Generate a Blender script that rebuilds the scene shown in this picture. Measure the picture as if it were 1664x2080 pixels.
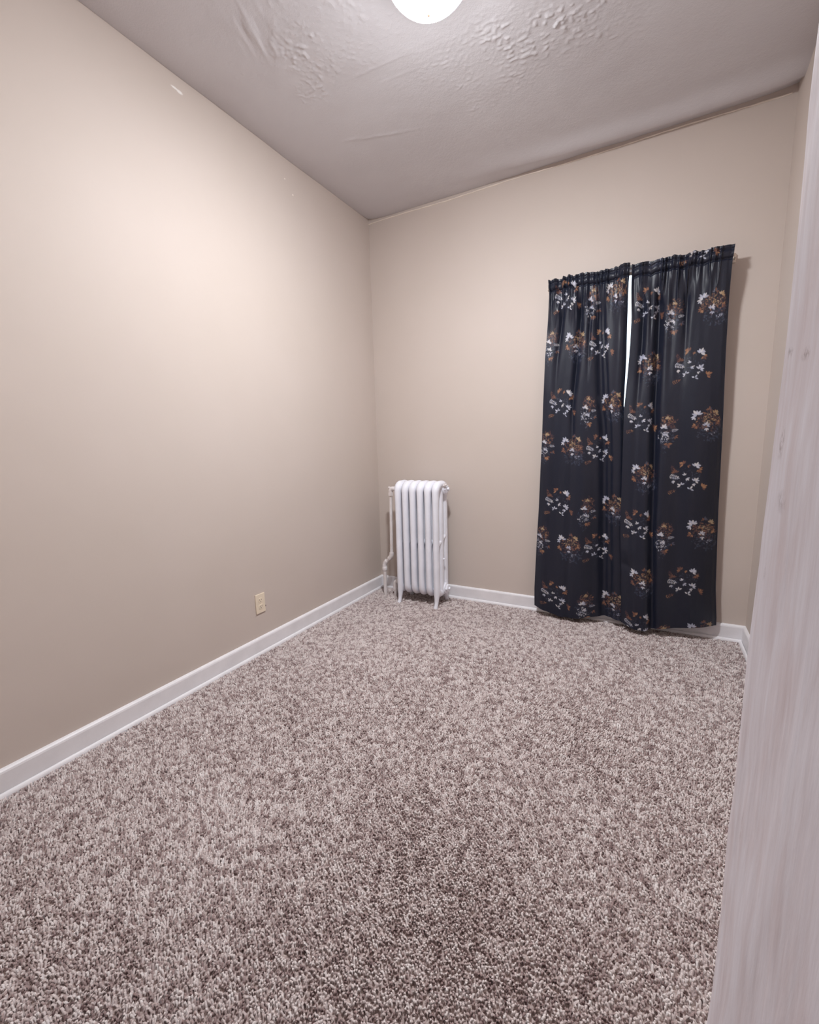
import bpy, bmesh, math, random
import numpy as np
from mathutils import Vector, Matrix

for o in list(bpy.data.objects):
    bpy.data.objects.remove(o)
scene = bpy.context.scene
COL = scene.collection
PI = math.pi

# ------------------------------------------------------------------ camera, world, exposure
ROOM_W, ROOM_H = 2.543, 2.9          # left wall x=0, right wall x=ROOM_W, back wall y=0, floor z=0
FRONT_Y = -2.913                     # inner face of the front wall (doorway wall)
cam = bpy.data.cameras.new('camera')
cam.sensor_width = 36
cam.sensor_fit = 'AUTO'
cam.lens = 892.97 / 2080 * 36
cam.clip_start = 0.01
camo = bpy.data.objects.new('camera', cam)
COL.objects.link(camo)
camo.location = (2.00495, -3.10320, 1.23126)
camo.rotation_euler = (1.41372527, 0.0260881, 0.5004558)
scene.camera = camo

world = bpy.data.worlds.new('daylight')
scene.world = world
world.use_nodes = True
wb = world.node_tree.nodes['Background']
wb.inputs['Color'].default_value = (0.80, 0.91, 1.0, 1)
wb.inputs['Strength'].default_value = 2.0

vs = scene.view_settings
vs.view_transform = 'Standard'
vs.look = 'None'
vs.exposure = 0.25
vs.gamma = 1.0
vs.use_curve_mapping = False
LAMP_STRENGTH = 640.0
LAMP_COLOR = (0.93, 0.965, 1.0, 1)


# ------------------------------------------------------------------ helpers
def lin(r, g, b):
    def f(c):
        c /= 255.0
        return c / 12.92 if c <= 0.04045 else ((c + 0.055) / 1.055) ** 2.4
    return (f(r), f(g), f(b), 1.0)


def tag(o, label=None, cat=None, group=None, kind=None):
    if label: o['label'] = label
    if cat: o['category'] = cat
    if group: o['group'] = group
    if kind: o['kind'] = kind
    return o


def obj(name, bm, mat, parent=None, smooth=False):
    me = bpy.data.meshes.new(name)
    bmesh.ops.recalc_face_normals(bm, faces=bm.faces)
    bm.to_mesh(me)
    bm.free()
    if smooth:
        me.polygons.foreach_set('use_smooth', [True] * len(me.polygons))
        me.set_sharp_from_angle(angle=math.radians(50))
    if mat: me.materials.append(mat)
    o = bpy.data.objects.new(name, me)
    COL.objects.link(o)
    if parent: o.parent = parent
    return o


def empty(name, loc=(0, 0, 0)):
    o = bpy.data.objects.new(name, None)
    o.empty_display_size = 0.05
    o.location = loc
    COL.objects.link(o)
    return o


def adopt(o, parent):
    """parent while keeping world placement (parents here are only translated)"""
    o.parent = parent
    o.matrix_parent_inverse = Matrix.Translation(-Vector(parent.location))
    return o


def grid_mesh(name, X, Y, Z, mat, parent=None, colors=None, attr='print', flip=False):
    """big regular grid straight from numpy arrays of shape (n, m)"""
    n, m = X.shape
    co = np.stack([X, Y, Z], -1).reshape(-1, 3).astype(np.float32)
    idx = np.arange(n * m).reshape(n, m)
    q = np.stack([idx[:-1, :-1], idx[:-1, 1:], idx[1:, 1:], idx[1:, :-1]], -1).reshape(-1, 4)
    if flip: q = q[:, ::-1]
    return raw_mesh(name, co, q.astype(np.int32), mat, parent, colors, attr, True)


def raw_mesh(name, co, faces, mat, parent=None, colors=None, attr='print', smooth=False):
    k = faces.shape[1]
    me = bpy.data.meshes.new(name)
    me.vertices.add(len(co))
    me.vertices.foreach_set('co', np.ascontiguousarray(co, dtype=np.float32).ravel())
    me.loops.add(faces.size)
    me.loops.foreach_set('vertex_index', np.ascontiguousarray(faces, dtype=np.int32).ravel())
    me.polygons.add(len(faces))
    me.polygons.foreach_set('loop_start', np.arange(0, faces.size, k, dtype=np.int32))
    me.polygons.foreach_set('loop_total', np.full(len(faces), k, dtype=np.int32))
    me.polygons.foreach_set('use_smooth', np.full(len(faces), smooth))
    me.update(calc_edges=True)
    if colors is not None:
        a = me.color_attributes.new(attr, 'FLOAT_COLOR', 'POINT')
        a.data.foreach_set('color', np.ascontiguousarray(colors, dtype=np.float32).ravel())
    me.materials.append(mat)
    o = bpy.data.objects.new(name, me)
    COL.objects.link(o)
    if parent: o.parent = parent
    return o


def add_box(bm, x0, x1, y0, y1, z0, z1, bevel=0.0, seg=2):
    r = bmesh.ops.create_cube(bm, size=1)
    vs_ = r['verts']
    for v in vs_:
        v.co = Vector(((x0 + x1) / 2 + v.co.x * (x1 - x0), (y0 + y1) / 2 + v.co.y * (y1 - y0),
                       (z0 + z1) / 2 + v.co.z * (z1 - z0)))
    if bevel:
        es = list({e for v in vs_ for e in v.link_edges})
        bmesh.ops.bevel(bm, geom=es, offset=bevel, segments=seg, profile=0.5, affect='EDGES')


def box_obj(name, b, mat, parent=None, bevel=0.0, seg=2):
    bm = bmesh.new()
    add_box(bm, *b, bevel=bevel, seg=seg)
    return obj(name, bm, mat, parent, smooth=False)


def add_tube(bm, pts, rads, n=14, closed=False, cap=True, side=None):
    """sweep an ellipse along pts. rads: list of (r_side, r_other) or floats. side: fixed side axis."""
    pts = [Vector(p) for p in pts]
    N = len(pts)
    rings = []
    prev = None
    for i, p in enumerate(pts):
        if closed:
            t = pts[(i + 1) % N] - pts[i - 1]
        else:
            t = pts[min(i + 1, N - 1)] - pts[max(i - 1, 0)]
        t.normalize()
        if side is not None:
            a = Vector(side)
        elif prev is None:
            a = Vector((1, 0, 0)) if abs(t.x) < 0.8 else Vector((0, 1, 0))
        else:
            a = prev
        a = (a - t * a.dot(t)).normalized()
        prev = a
        b = t.cross(a)
        r = rads[i] if isinstance(rads, (list, tuple)) else rads
        ra, rb = r if isinstance(r, (list, tuple)) else (r, r)
        rings.append([bm.verts.new(p + a * ra * math.cos(2 * PI * k / n) + b * rb * math.sin(2 * PI * k / n))
                      for k in range(n)])
    for i in range(N if closed else N - 1):
        A, B = rings[i], rings[(i + 1) % N]
        for k in range(n):
            bm.faces.new((A[k], A[(k + 1) % n], B[(k + 1) % n], B[k]))
    if not closed and cap:
        bm.faces.new(rings[0][::-1])
        bm.faces.new(rings[-1])


def arc(c, r, a0, a1, n, plane):
    """points of an arc; plane gives the two unit axes"""
    u, v = Vector(plane[0]), Vector(plane[1])
    return [Vector(c) + u * r * math.cos(a0 + (a1 - a0) * i / n) + v * r * math.sin(a0 + (a1 - a0) * i / n)
            for i in range(n + 1)]


def add_lathe(bm, prof, n=48, center=(0, 0, 0)):
    """prof: (radius, z) list about the vertical axis"""
    rings = []
    for r, z in prof:
        if r < 1e-6:
            rings.append([bm.verts.new((center[0], center[1], center[2] + z))])
        else:
            rings.append([bm.verts.new((center[0] + r * math.cos(2 * PI * k / n),
                                        center[1] + r * math.sin(2 * PI * k / n), center[2] + z)) for k in range(n)])
    for A, B in zip(rings, rings[1:]):
        for k in range(n):
            a = [A[k % len(A)], A[(k + 1) % len(A)], B[(k + 1) % len(B)], B[k % len(B)]]
            f = []
            for v in a:
                if v not in f: f.append(v)
            if len(f) > 2: bm.faces.new(f)


def extrude_profile(bm, prof, axis, a0, a1):
    """closed 2-D profile (p, z) swept along x or y"""
    def mk(p, z, t):
        return (t, p, z) if axis == 'x' else (p, t, z)
    A = [bm.verts.new(mk(p, z, a0)) for p, z in prof]
    B = [bm.verts.new(mk(p, z, a1)) for p, z in prof]
    n = len(prof)
    for i in range(n):
        bm.faces.new((A[i], A[(i + 1) % n], B[(i + 1) % n], B[i]))
    bm.faces.new(A[::-1])
    bm.faces.new(B)


def vnoise(x, y, seed=0):
    """smooth value noise in -1..1, unit lattice"""
    rng = np.random.RandomState(seed)
    T = rng.rand(256, 256) * 2 - 1
    xi = np.floor(x).astype(int)
    yi = np.floor(y).astype(int)
    fx, fy = x - xi, y - yi
    fx = fx * fx * (3 - 2 * fx)
    fy = fy * fy * (3 - 2 * fy)
    g = lambda i, j: T[i % 256, j % 256]
    return ((g(xi, yi) * (1 - fx) + g(xi + 1, yi) * fx) * (1 - fy)
            + (g(xi, yi + 1) * (1 - fx) + g(xi + 1, yi + 1) * fx) * fy)


def fbm(x, y, seed=0, octaves=4):
    s, a, tot = 0, 1.0, 0
    for k in range(octaves):
        s = s + a * vnoise(x * 2 ** k, y * 2 ** k, seed + k)
        tot += a
        a *= 0.5
    return s / tot


# ------------------------------------------------------------------ materials
def new_mat(name):
    m = bpy.data.materials.new(name)
    m.use_nodes = True
    nt = m.node_tree
    return m, nt, nt.nodes['Principled BSDF']


def N(nt, t, **kw):
    n = nt.nodes.new(t)
    for k, v in kw.items():
        if k in n.inputs: n.inputs[k].default_value = v
        else: setattr(n, k, v)
    return n


def noise(nt, coord, scale, detail=3, rough=0.55, stretch=None):
    src = coord
    if stretch:
        mp = nt.nodes.new('ShaderNodeMapping')
        mp.inputs['Scale'].default_value = stretch
        nt.links.new(coord, mp.inputs['Vector'])
        src = mp.outputs[0]
    n = nt.nodes.new('ShaderNodeTexNoise')
    n.inputs['Scale'].default_value = scale
    n.inputs['Detail'].default_value = detail
    n.inputs['Roughness'].default_value = rough
    nt.links.new(src, n.inputs['Vector'])
    return n.outputs['Fac']


def ramp(nt, fac, stops):
    r = nt.nodes.new('ShaderNodeValToRGB')
    els = r.color_ramp.elements
    while len(els) < len(stops): els.new(0.5)
    for e, (p, c) in zip(els, stops):
        e.position = p
        e.color = c
    nt.links.new(fac, r.inputs[0])
    return r.outputs[0]


def mix(nt, fac, a, b, mode='MIX'):
    m = nt.nodes.new('ShaderNodeMixRGB')
    m.blend_type = mode
    for s, i in ((fac, 0), (a, 1), (b, 2)):
        if isinstance(s, (int, float, tuple)): m.inputs[i].default_value = s
        else: nt.links.new(s, m.inputs[i])
    return m.outputs[0]


def bump(nt, bs, height, strength=0.3, dist=0.002, chain=None):
    b = nt.nodes.new('ShaderNodeBump')
    b.inputs['Strength'].default_value = strength
    b.inputs['Distance'].default_value = dist
    nt.links.new(height, b.inputs['Height'])
    if chain: nt.links.new(chain, b.inputs['Normal'])
    nt.links.new(b.outputs[0], bs.inputs['Normal'])
    return b.outputs[0]


def objcoord(nt):
    return nt.nodes.new('ShaderNodeTexCoord').outputs['Object']


def blob_mask(nt, coord, center, radii, soft=0.35, wob=0.0):
    """soft ellipsoid mask in object space (a stain with a place of its own)"""
    mp = nt.nodes.new('ShaderNodeMapping')
    mp.inputs['Location'].default_value = [-c / r for c, r in zip(center, radii)]
    mp.inputs['Scale'].default_value = [1 / r for r in radii]
    nt.links.new(coord, mp.inputs['Vector'])
    ln = nt.nodes.new('ShaderNodeVectorMath')
    ln.operation = 'LENGTH'
    nt.links.new(mp.outputs[0], ln.inputs[0])
    mr = nt.nodes.new('ShaderNodeMapRange')
    mr.inputs['From Min'].default_value = 1.0
    mr.inputs['From Max'].default_value = 1.0 - soft
    nt.links.new(ln.outputs['Value'], mr.inputs['Value'])
    return mr.outputs[0]


def wall_paint(name, spots=()):
    m, nt, bs = new_mat(name)
    co = objcoord(nt)
    big = noise(nt, co, 1.3, 3)
    c = ramp(nt, big, [(0.3, lin(200, 187, 178)), (0.7, lin(204, 191, 183))])
    for center, radii, colr, soft in spots:
        c = mix(nt, blob_mask(nt, co, center, radii, soft), c, colr)
    nt.links.new(c, bs.inputs['Base Color'])
    bs.inputs['Roughness'].default_value = 0.62
    bs.inputs['Specular IOR Level'].default_value = 0.3
    b1 = bump(nt, bs, noise(nt, co, 240, 2), 0.10, 0.001)
    bump(nt, bs, noise(nt, co, 5, 2), 0.12, 0.02, b1)
    return m


M_WALL = wall_paint('beige_wall_paint')
M_WALL_L = wall_paint('beige_wall_paint_touched_up', [
    ((0, -1.590, 2.861), (0.02, 0.022, 0.006), lin(238, 234, 230), 0.5),
    ((0, -1.566, 2.858), (0.02, 0.020, 0.009), lin(238, 234, 230), 0.5),
    ((0, -0.838, 2.739), (0.02, 0.007, 0.007), lin(240, 232, 222), 0.6),
    ((0, -0.90, 2.80), (0.02, 0.006, 0.005), lin(240, 232, 222), 0.6),
    ((0, -1.304, 0.279), (0.02, 0.0035, 0.007), lin(70, 52, 46), 0.5),
])


def white_paint(name, base, rough=0.4, bumps=0.15, warm=None):
    m, nt, bs = new_mat(name)
    co = objcoord(nt)
    n1 = noise(nt, co, 9, 4)
    c2 = warm or tuple(v * 0.93 for v in base[:3]) + (1,)
    nt.links.new(ramp(nt, n1, [(0.35, c2), (0.65, base)]), bs.inputs['Base Color'])
    bs.inputs['Roughness'].default_value = rough
    bs.inputs['Specular IOR Level'].default_value = 0.4
    bump(nt, bs, noise(nt, co, 90, 3), bumps, 0.002)
    return m


M_TRIM = white_paint('white_trim_paint', lin(238, 235, 238))
M_RAD = white_paint('white_radiator_enamel', lin(240, 240, 248), 0.38, 0.12)
M_PIPE = white_paint('off_white_pipe_paint', lin(238, 233, 234), 0.45, 0.25, lin(222, 212, 208))
M_ROD = white_paint('white_rod_enamel', lin(225, 212, 200), 0.35, 0.05)
M_PLATE = white_paint('ivory_plastic', lin(236, 220, 198), 0.35, 0.02)
M_CAULK = white_paint('caulk', lin(236, 224, 212), 0.6, 0.4)

m, nt, bs = new_mat('dark_slot')
n1 = noise(nt, objcoord(nt), 300, 2)
nt.links.new(ramp(nt, n1, [(0.3, lin(38, 30, 27)), (0.7, lin(52, 42, 38))]), bs.inputs['Base Color'])
M_SLOT = m

# ceiling plaster
m, nt, bs = new_mat('white_ceiling_plaster')
co = objcoord(nt)
nt.links.new(ramp(nt, noise(nt, co, 1.6, 3), [(0.3, lin(204, 200, 203)), (0.7, lin(213, 210, 213))]),
             bs.inputs['Base Color'])
bs.inputs['Roughness'].default_value = 0.55
bs.inputs['Specular IOR Level'].default_value = 0.35
b1 = bump(nt, bs, noise(nt, co, 170, 3), 0.34, 0.002)
bump(nt, bs, noise(nt, co, 55, 4, 0.6), 0.22, 0.004, b1)
M_CEIL = m

# worn jamb paint: streaked white over rosy grey, chips and rubbed marks
m, nt, bs = new_mat('worn_jamb_paint')
co = objcoord(nt)
streak = noise(nt, co, 1.0, 5, 0.65, (160, 150, 22))
soft_ = noise(nt, co, 1.0, 4, 0.6, (70, 75, 20))
c = ramp(nt, streak, [(0.3, lin(226, 216, 221)), (0.7, lin(240, 235, 242))])
c = mix(nt, ramp(nt, soft_, [(0.45, (0, 0, 0, 1)), (0.75, (0.5, 0.5, 0.5, 1))]), c, lin(210, 186, 184))
for (cy, cz, ry, rz, amt) in [(-2.937, 1.228, 0.0035, 0.006, 0.55), (-2.933, 1.254, 0.004, 0.0018, 0.5),
                              (-2.950, 1.251, 0.005, 0.0022, 0.55), (-2.945, 1.212, 0.006, 0.004, 0.35),
                              (-2.943, 1.105, 0.0012, 0.008, 0.35), (-2.936, 1.190, 0.002, 0.004, 0.3)]:
    mk = blob_mask(nt, co, (2.0385, cy, cz), (0.02, ry, rz), 0.8)
    brk = ramp(nt, noise(nt, co, 420, 3, 0.6), [(0.42, (0, 0, 0, 1)), (0.6, (amt, amt, amt, 1))])
    c = mix(nt, mix(nt, 1.0, mk, brk, 'MULTIPLY'), c, lin(120, 92, 88))
nt.links.new(c, bs.inputs['Base Color'])
bs.inputs['Roughness'].default_value = 0.45
bs.inputs['Specular IOR Level'].default_value = 0.4
b1 = bump(nt, bs, noise(nt, co, 1.0, 4, 0.6, (220, 230, 40)), 0.22, 0.0008)
bump(nt, bs, noise(nt, co, 1.0, 2, 0.5, (60, 90, 26)), 0.30, 0.002, b1)
M_JAMB = m

# carpet
m, nt, bs = new_mat('carpet_yarn')
at = N(nt, 'ShaderNodeAttribute', attribute_name='yarn')
nt.links.new(at.outputs['Color'], bs.inputs['Base Color'])
bs.inputs['Roughness'].default_value = 0.85
bs.inputs['Specular IOR Level'].default_value = 0.12
bs.inputs['Sheen Weight'].default_value = 0.35
M_YARN = m
m, nt, bs = new_mat('carpet_backing')
co = objcoord(nt)
nt.links.new(ramp(nt, noise(nt, co, 120, 3), [(0.35, lin(150, 130, 126)), (0.65, lin(205, 188, 182))]), bs.inputs['Base Color'])
bs.inputs['Roughness'].default_value = 0.95
bump(nt, bs, noise(nt, co, 220, 2), 0.6, 0.004)
M_BACK = m

# curtain satin with printed leaves (print carried by the colour attribute)
m, nt, bs = new_mat('printed_curtain_satin')
at = N(nt, 'ShaderNodeAttribute', attribute_name='print')
co = objcoord(nt)
weave = ramp(nt, noise(nt, co, 1.0, 2, 0.5, (700, 700, 90)), [(0.3, (0.86, 0.86, 0.86, 1)), (0.7, (1.1, 1.1, 1.1, 1))])
nt.links.new(mix(nt, 1.0, at.outputs['Color'], weave, 'MULTIPLY'), bs.inputs['Base Color'])
bs.inputs['Roughness'].default_value = 0.40
bs.inputs['Specular IOR Level'].default_value = 0.42
bs.inputs['Sheen Weight'].default_value = 0.05
bs.inputs['Sheen Tint'].default_value = (0.6, 0.7, 0.9, 1)
bump(nt, bs, noise(nt, co, 1.0, 3, 0.5, (14, 14, 5)), 0.22, 0.02)
M_CURT = m

# lamp
m, nt, bs = new_mat('lit_frosted_glass')
bs.inputs['Base Color'].default_value = (0.9, 0.9, 0.9, 1)
bs.inputs['Roughness'].default_value = 0.3
bs.inputs['Emission Color'].default_value = LAMP_COLOR
tc_ = objcoord(nt)
sx_ = N(nt, 'ShaderNodeSeparateXYZ')
nt.links.new(tc_, sx_.inputs[0])
mr_ = N(nt, 'ShaderNodeMapRange')          # the bulbs sit low: rim dimmer than the bottom of the bowl
mr_.inputs['From Min'].default_value = 2.875
mr_.inputs['From Max'].default_value = 2.72
nt.links.new(sx_.outputs['Z'], mr_.inputs['Value'])
pw_ = N(nt, 'ShaderNodeMath', operation='POWER')
pw_.inputs[1].default_value = 5.0
nt.links.new(mr_.outputs[0], pw_.inputs[0])
ma_ = N(nt, 'ShaderNodeMath', operation='MULTIPLY_ADD')
ma_.inputs[1].default_value = LAMP_STRENGTH * 0.994
ma_.inputs[2].default_value = LAMP_STRENGTH * 0.006
nt.links.new(pw_.outputs[0], ma_.inputs[0])
nt.links.new(ma_.outputs[0], bs.inputs['Emission Strength'])
M_DOME = m
m, nt, bs = new_mat('brushed_brass')
nt.links.new(ramp(nt, noise(nt, objcoord(nt), 60, 3), [(0.3, lin(170, 120, 105)), (0.7, lin(200, 155, 135))]), bs.inputs['Base Color'])
bs.inputs['Metallic'].default_value = 0.8
bs.inputs['Roughness'].default_value = 0.35
M_BRASS = m

# window glass
m, nt, bs = new_mat('window_glass')
nt.nodes.remove(bs)
out = nt.nodes['Material Output']
tr = N(nt, 'ShaderNodeBsdfTransparent')
tr.inputs[0].default_value = (0.95, 0.97, 0.98, 1)
gl = N(nt, 'ShaderNodeBsdfGlossy')
gl.inputs['Roughness'].default_value = 0.02
ms = N(nt, 'ShaderNodeMixShader')
fr = N(nt, 'ShaderNodeFresnel')
nt.links.new(fr.outputs[0], ms.inputs[0])
nt.links.new(tr.outputs[0], ms.inputs[1])
nt.links.new(gl.outputs[0], ms.inputs[2])
nt.links.new(ms.outputs[0], out.inputs[0])
M_GLASS = m

# ------------------------------------------------------------------ room shell
T = 0.14
WTOP = 3.02
HALL_Y = -4.3
WIN = (1.50, 2.20, 0.72, 2.235)       # window opening x0 x1 z0 z1


def struct(o, label=None):
    o['kind'] = 'structure'
    if label: o['label'] = label
    return o


struct(box_obj('floor', (-T, ROOM_W + T, HALL_Y - T, T, -0.12, 0.0), M_BACK),
       'carpeted floor of the small empty room')
struct(box_obj('wall_left', (-T, 0, HALL_Y, T, 0, WTOP), M_WALL_L),
       'long beige wall on the left with the power outlet')
bm = bmesh.new()
add_box(bm, 0, WIN[0], 0, T, 0, WTOP)
add_box(bm, WIN[1], ROOM_W, 0, T, 0, WTOP)
add_box(bm, WIN[0], WIN[1], 0, T, 0, WIN[2])
add_box(bm, WIN[0], WIN[1], 0, T, WIN[3], WTOP)
struct(obj('wall_back', bm, M_WALL), 'beige end wall behind the radiator and the curtains')
struct(box_obj('wall_right', (ROOM_W, ROOM_W + T, HALL_Y, T, 0, WTOP), M_WALL),
       'beige wall on the right, seen nearly edge-on')
# front wall with a cased opening the camera looks through
OPX0, OPX1, OPZ = 0.96, 2.0385, 2.12
JT = 0.022
FW = 0.15
bm = bmesh.new()
add_box(bm, 0, OPX0 - JT, FRONT_Y - FW, FRONT_Y, 0, WTOP)
add_box(bm, OPX1 + JT + 0.008, ROOM_W, FRONT_Y - FW, FRONT_Y, 0, WTOP)
add_box(bm, OPX0 - JT, OPX1 + JT + 0.008, FRONT_Y - FW, FRONT_Y, OPZ + JT, WTOP)
struct(obj('wall_front', bm, M_WALL), 'beige wall holding the doorway the view comes through')
struct(box_obj('wall_hall', (0, ROOM_W, HALL_Y - T, HALL_Y, 0, WTOP), M_WALL), 'beige far wall of the hallway')
struct(box_obj('ceiling_hall', (-T, ROOM_W + T, HALL_Y - T, FRONT_Y - 0.02, 2.9, 3.05), M_CEIL),
       'white ceiling of the hallway')

# ceiling: uneven old plaster, real relief
step = 0.005
gx = np.arange(-0.03, ROOM_W + 0.03 + step, step)
gy = np.arange(FRONT_Y - 0.03, 0.03 + step, step)
X, Y = np.meshgrid(gx, gy)


def gm(cx, cy, rx, ry, ang=0.0):
    c_, s_ = math.cos(ang), math.sin(ang)
    dx, dy = X - cx, Y - cy
    a, b = dx * c_ + dy * s_, -dx * s_ + dy * c_
    return np.exp(-(a / rx) ** 2 - (b / ry) ** 2)


Zc = np.zeros_like(X)
Zc += 0.0045 * fbm(X * 2.2, Y * 2.2, 11, 3)                        # slow waves
Zc += 0.0012 * fbm(X * 9, Y * 9, 15, 2)
for d_, a_, w_ in ((X, 0.020, 0.10), (ROOM_W - X, 0.016, 0.08)):   # plaster lifts at the wall joints
    Zc += a_ * np.exp(-np.clip(d_, 0, 9) / w_)
Zc += 0.012 * np.exp(-np.clip(-Y, 0, 9) / 0.07)
# sagging ridge along the back wall, stronger to the right
yr = -0.115 - 0.05 * np.clip((1.9 - X) / 1.0, 0, 2)
amp = 0.030 * np.clip((X - 0.75) / 0.7, 0, 1) ** 1.3
Zc -= amp * np.exp(-((Y - yr) / np.where(Y < yr, 0.085, 0.05)) ** 2)
# skip-trowel patches
rough_ = vnoise(X / 0.017, Y / 0.012, 31) * 0.6 + vnoise(X / 0.011, Y / 0.010, 32) * 0.55
knob = np.clip(rough_ - 0.05, 0, 1)
mask = (gm(1.43, -0.98, 0.24, 0.16) * 1.0 + gm(1.62, -0.98, 0.22, 0.14) * 0.9 + gm(1.74, -0.82, 0.12, 0.10) * 0.5
        + gm(0.68, -1.27, 0.16, 0.10) * 0.7 + gm(0.49, -1.19, 0.10, 0.08) * 0.5 + gm(0.60, -1.42, 0.14, 0.09) * 0.8
        + gm(1.15, -0.70, 0.06, 0.05) * 0.9 + gm(1.15, -0.87, 0.09, 0.06) * 0.7 + gm(1.35, -0.74, 0.10, 0.08) * 0.3
        + gm(0.30, -1.45, 0.16, 0.18) * 0.35 + gm(1.05, -1.02, 0.22, 0.08) * 0.3 + gm(1.5, -1.6, 0.5, 0.35) * 0.7
        + gm(0.9, -1.8, 0.4, 0.3) * 0.7)
mask *= np.clip(0.65 + 0.9 * fbm(X * 9, Y * 9, 41, 2), 0, 1.2)
Zc -= 0.0062 * mask * knob
# combed strokes
cs = math.radians(112)
U_ = X * math.cos(cs) + Y * math.sin(cs)
V_ = -X * math.sin(cs) + Y * math.cos(cs)
Zc -= 0.0050 * gm(0.50, -1.55, 0.07, 0.13) * np.clip(vnoise(V_ / 0.017, U_ / 0.11, 51), -0.2, 1)
cs = math.radians(4)
U_ = X * math.cos(cs) + Y * math.sin(cs)
V_ = -X * math.sin(cs) + Y * math.cos(cs)
Zc -= 0.0035 * gm(0.90, -1.13, 0.17, 0.045, cs) * np.clip(vnoise(U_ / 0.2, V_ / 0.018, 52), -0.1, 1)
Zc -= 0.0035 * gm(0.64, -0.77, 0.14, 0.012, math.radians(17)) * (0.6 + 0.6 * vnoise(X / 0.03, Y / 0.03, 53))
Zc -= 0.0030 * gm(0.45, -0.84, 0.09, 0.014, math.radians(10)) * (0.6 + 0.6 * vnoise(X / 0.03, Y / 0.03, 54))
struct(grid_mesh('ceiling', X, Y, ROOM_H + Zc, M_CEIL, flip=True),
       'white plaster ceiling with rough trowelled patches and a sagging edge')
# thin caulk bead where the back wall meets the ceiling
bm = bmesh.new()
rs = random.Random(5)
pts = [(x, -0.001, 2.893 + 0.003 * math.sin(x * 7) + rs.uniform(-0.001, 0.001)) for x in np.arange(0.0, ROOM_W + 0.01, 0.04)]
add_tube(bm, pts, [rs.uniform(0.0025, 0.0045) for _ in pts], 8)
struct(obj('trim_2', bm, M_CAULK, smooth=True), 'thin pale caulk bead along the ceiling joint of the end wall')


# baseboards: tall board with eased top, quarter-round shoe as a part
def baseboard(name, axis, wallpos, sgn, a0, a1, label):
    def prof(pts):
        return [(wallpos + sgn * p, z) for p, z in pts]
    bm = bmesh.new()
    extrude_profile(bm, prof([(0, 0), (0.016, 0), (0.016, 0.092), (0.014, 0.099), (0.009, 0.104), (0.0, 0.106)]), axis, a0, a1)
    b = struct(obj(name, bm, M_TRIM), label)
    bm = bmesh.new()
    q = [(0.0190, 0.0), (0.0320, 0.0)] + [(0.0190 + 0.013 * math.cos(t), 0.006 + 0.018 * math.sin(t))
                                           for t in np.linspace(0, PI / 2, 6)]
    extrude_profile(bm, prof(q), axis, a0, a1)
    obj('shoe_moulding', bm, M_TRIM, b)


baseboard('baseboard_left', 'y', 0.0, 1, FRONT_Y, 0.0, 'white baseboard along the left wall')
baseboard('baseboard_back', 'x', 0.0, -1, 0.0, ROOM_W, 'white baseboard along the end wall under the curtains')
baseboard('baseboard_right', 'y', ROOM_W, -1, FRONT_Y, 0.0, 'white baseboard along the right wall')

# ------------------------------------------------------------------ door frame close to the camera
frame = struct(empty('trim_1', (OPX1, FRONT_Y, 0)), 'worn white painted door frame at the right edge of the view')


def lean(z):
    return (z - 1.2) * 0.0093


# right jamb: rounded leading edge, slightly leaning, brush-marked
R_ = 0.010
RB_, rs_ = 0.085, 0.006                     # hand-worn edge: long soft easing, then a tight corner
OXJ = OPX1 - 0.001
a1_ = math.radians(12)
yb_ = FRONT_Y - 0.004 - RB_ * math.sin(a1_)
ex_, ey_ = OXJ + RB_ * (1 - math.cos(a1_)), yb_ + RB_ * math.sin(a1_)
prof = [(OPX1 + JT, FRONT_Y)]
prof += [(ex_ + rs_ * (math.cos(a1_) - math.cos(a)), ey_ + rs_ * (math.sin(a) - math.sin(a1_))) for a in np.linspace(PI / 2, a1_, 7)][:-1]
prof += [(OXJ + RB_ * (1 - math.cos(a)), yb_ + RB_ * math.sin(a)) for a in np.linspace(a1_, 0, 9)]
prof += [(OXJ, yb_ - k * 0.008) for k in range(1, 15)]
prof += [(OPX1, FRONT_Y - FW), (OPX1 + JT, FRONT_Y - FW)]
zz = np.concatenate([np.arange(0, 0.9, 0.03), np.arange(0.9, 1.5, 0.006), np.arange(1.5, 2.121, 0.03)])
P = np.array(prof)
Xj = P[None, :, 0] + lean(zz)[:, None]
Yj = np.repeat(P[None, :, 1], len(zz), 0)
Zj = np.repeat(zz[:, None], len(P), 1)
wob = 0.0006 * vnoise(Zj / 0.035, Yj / 0.02, 61) + 0.0003 * vnoise(Zj / 0.02, Yj / 0.004, 62)
inner = np.zeros(len(P))
inner[1:-1] = 1
Xj = Xj + wob * inner[None, :]
Yj = Yj + (0.0007 * vnoise(zz / 0.03, zz * 0 + 3.3, 63))[:, None] * (np.arange(len(P)) < 8)[None, :]
adopt(grid_mesh('jamb', Xj, Yj, Zj, M_JAMB), frame)
adopt(box_obj('jamb', (OPX0 - JT, OPX0, FRONT_Y - FW, FRONT_Y, 0, OPZ), M_TRIM, bevel=0.003), frame)
adopt(box_obj('head_jamb', (OPX0 - JT, OPX1 + JT, FRONT_Y - FW, FRONT_Y, OPZ, OPZ + JT), M_TRIM, bevel=0.003), frame)
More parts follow.
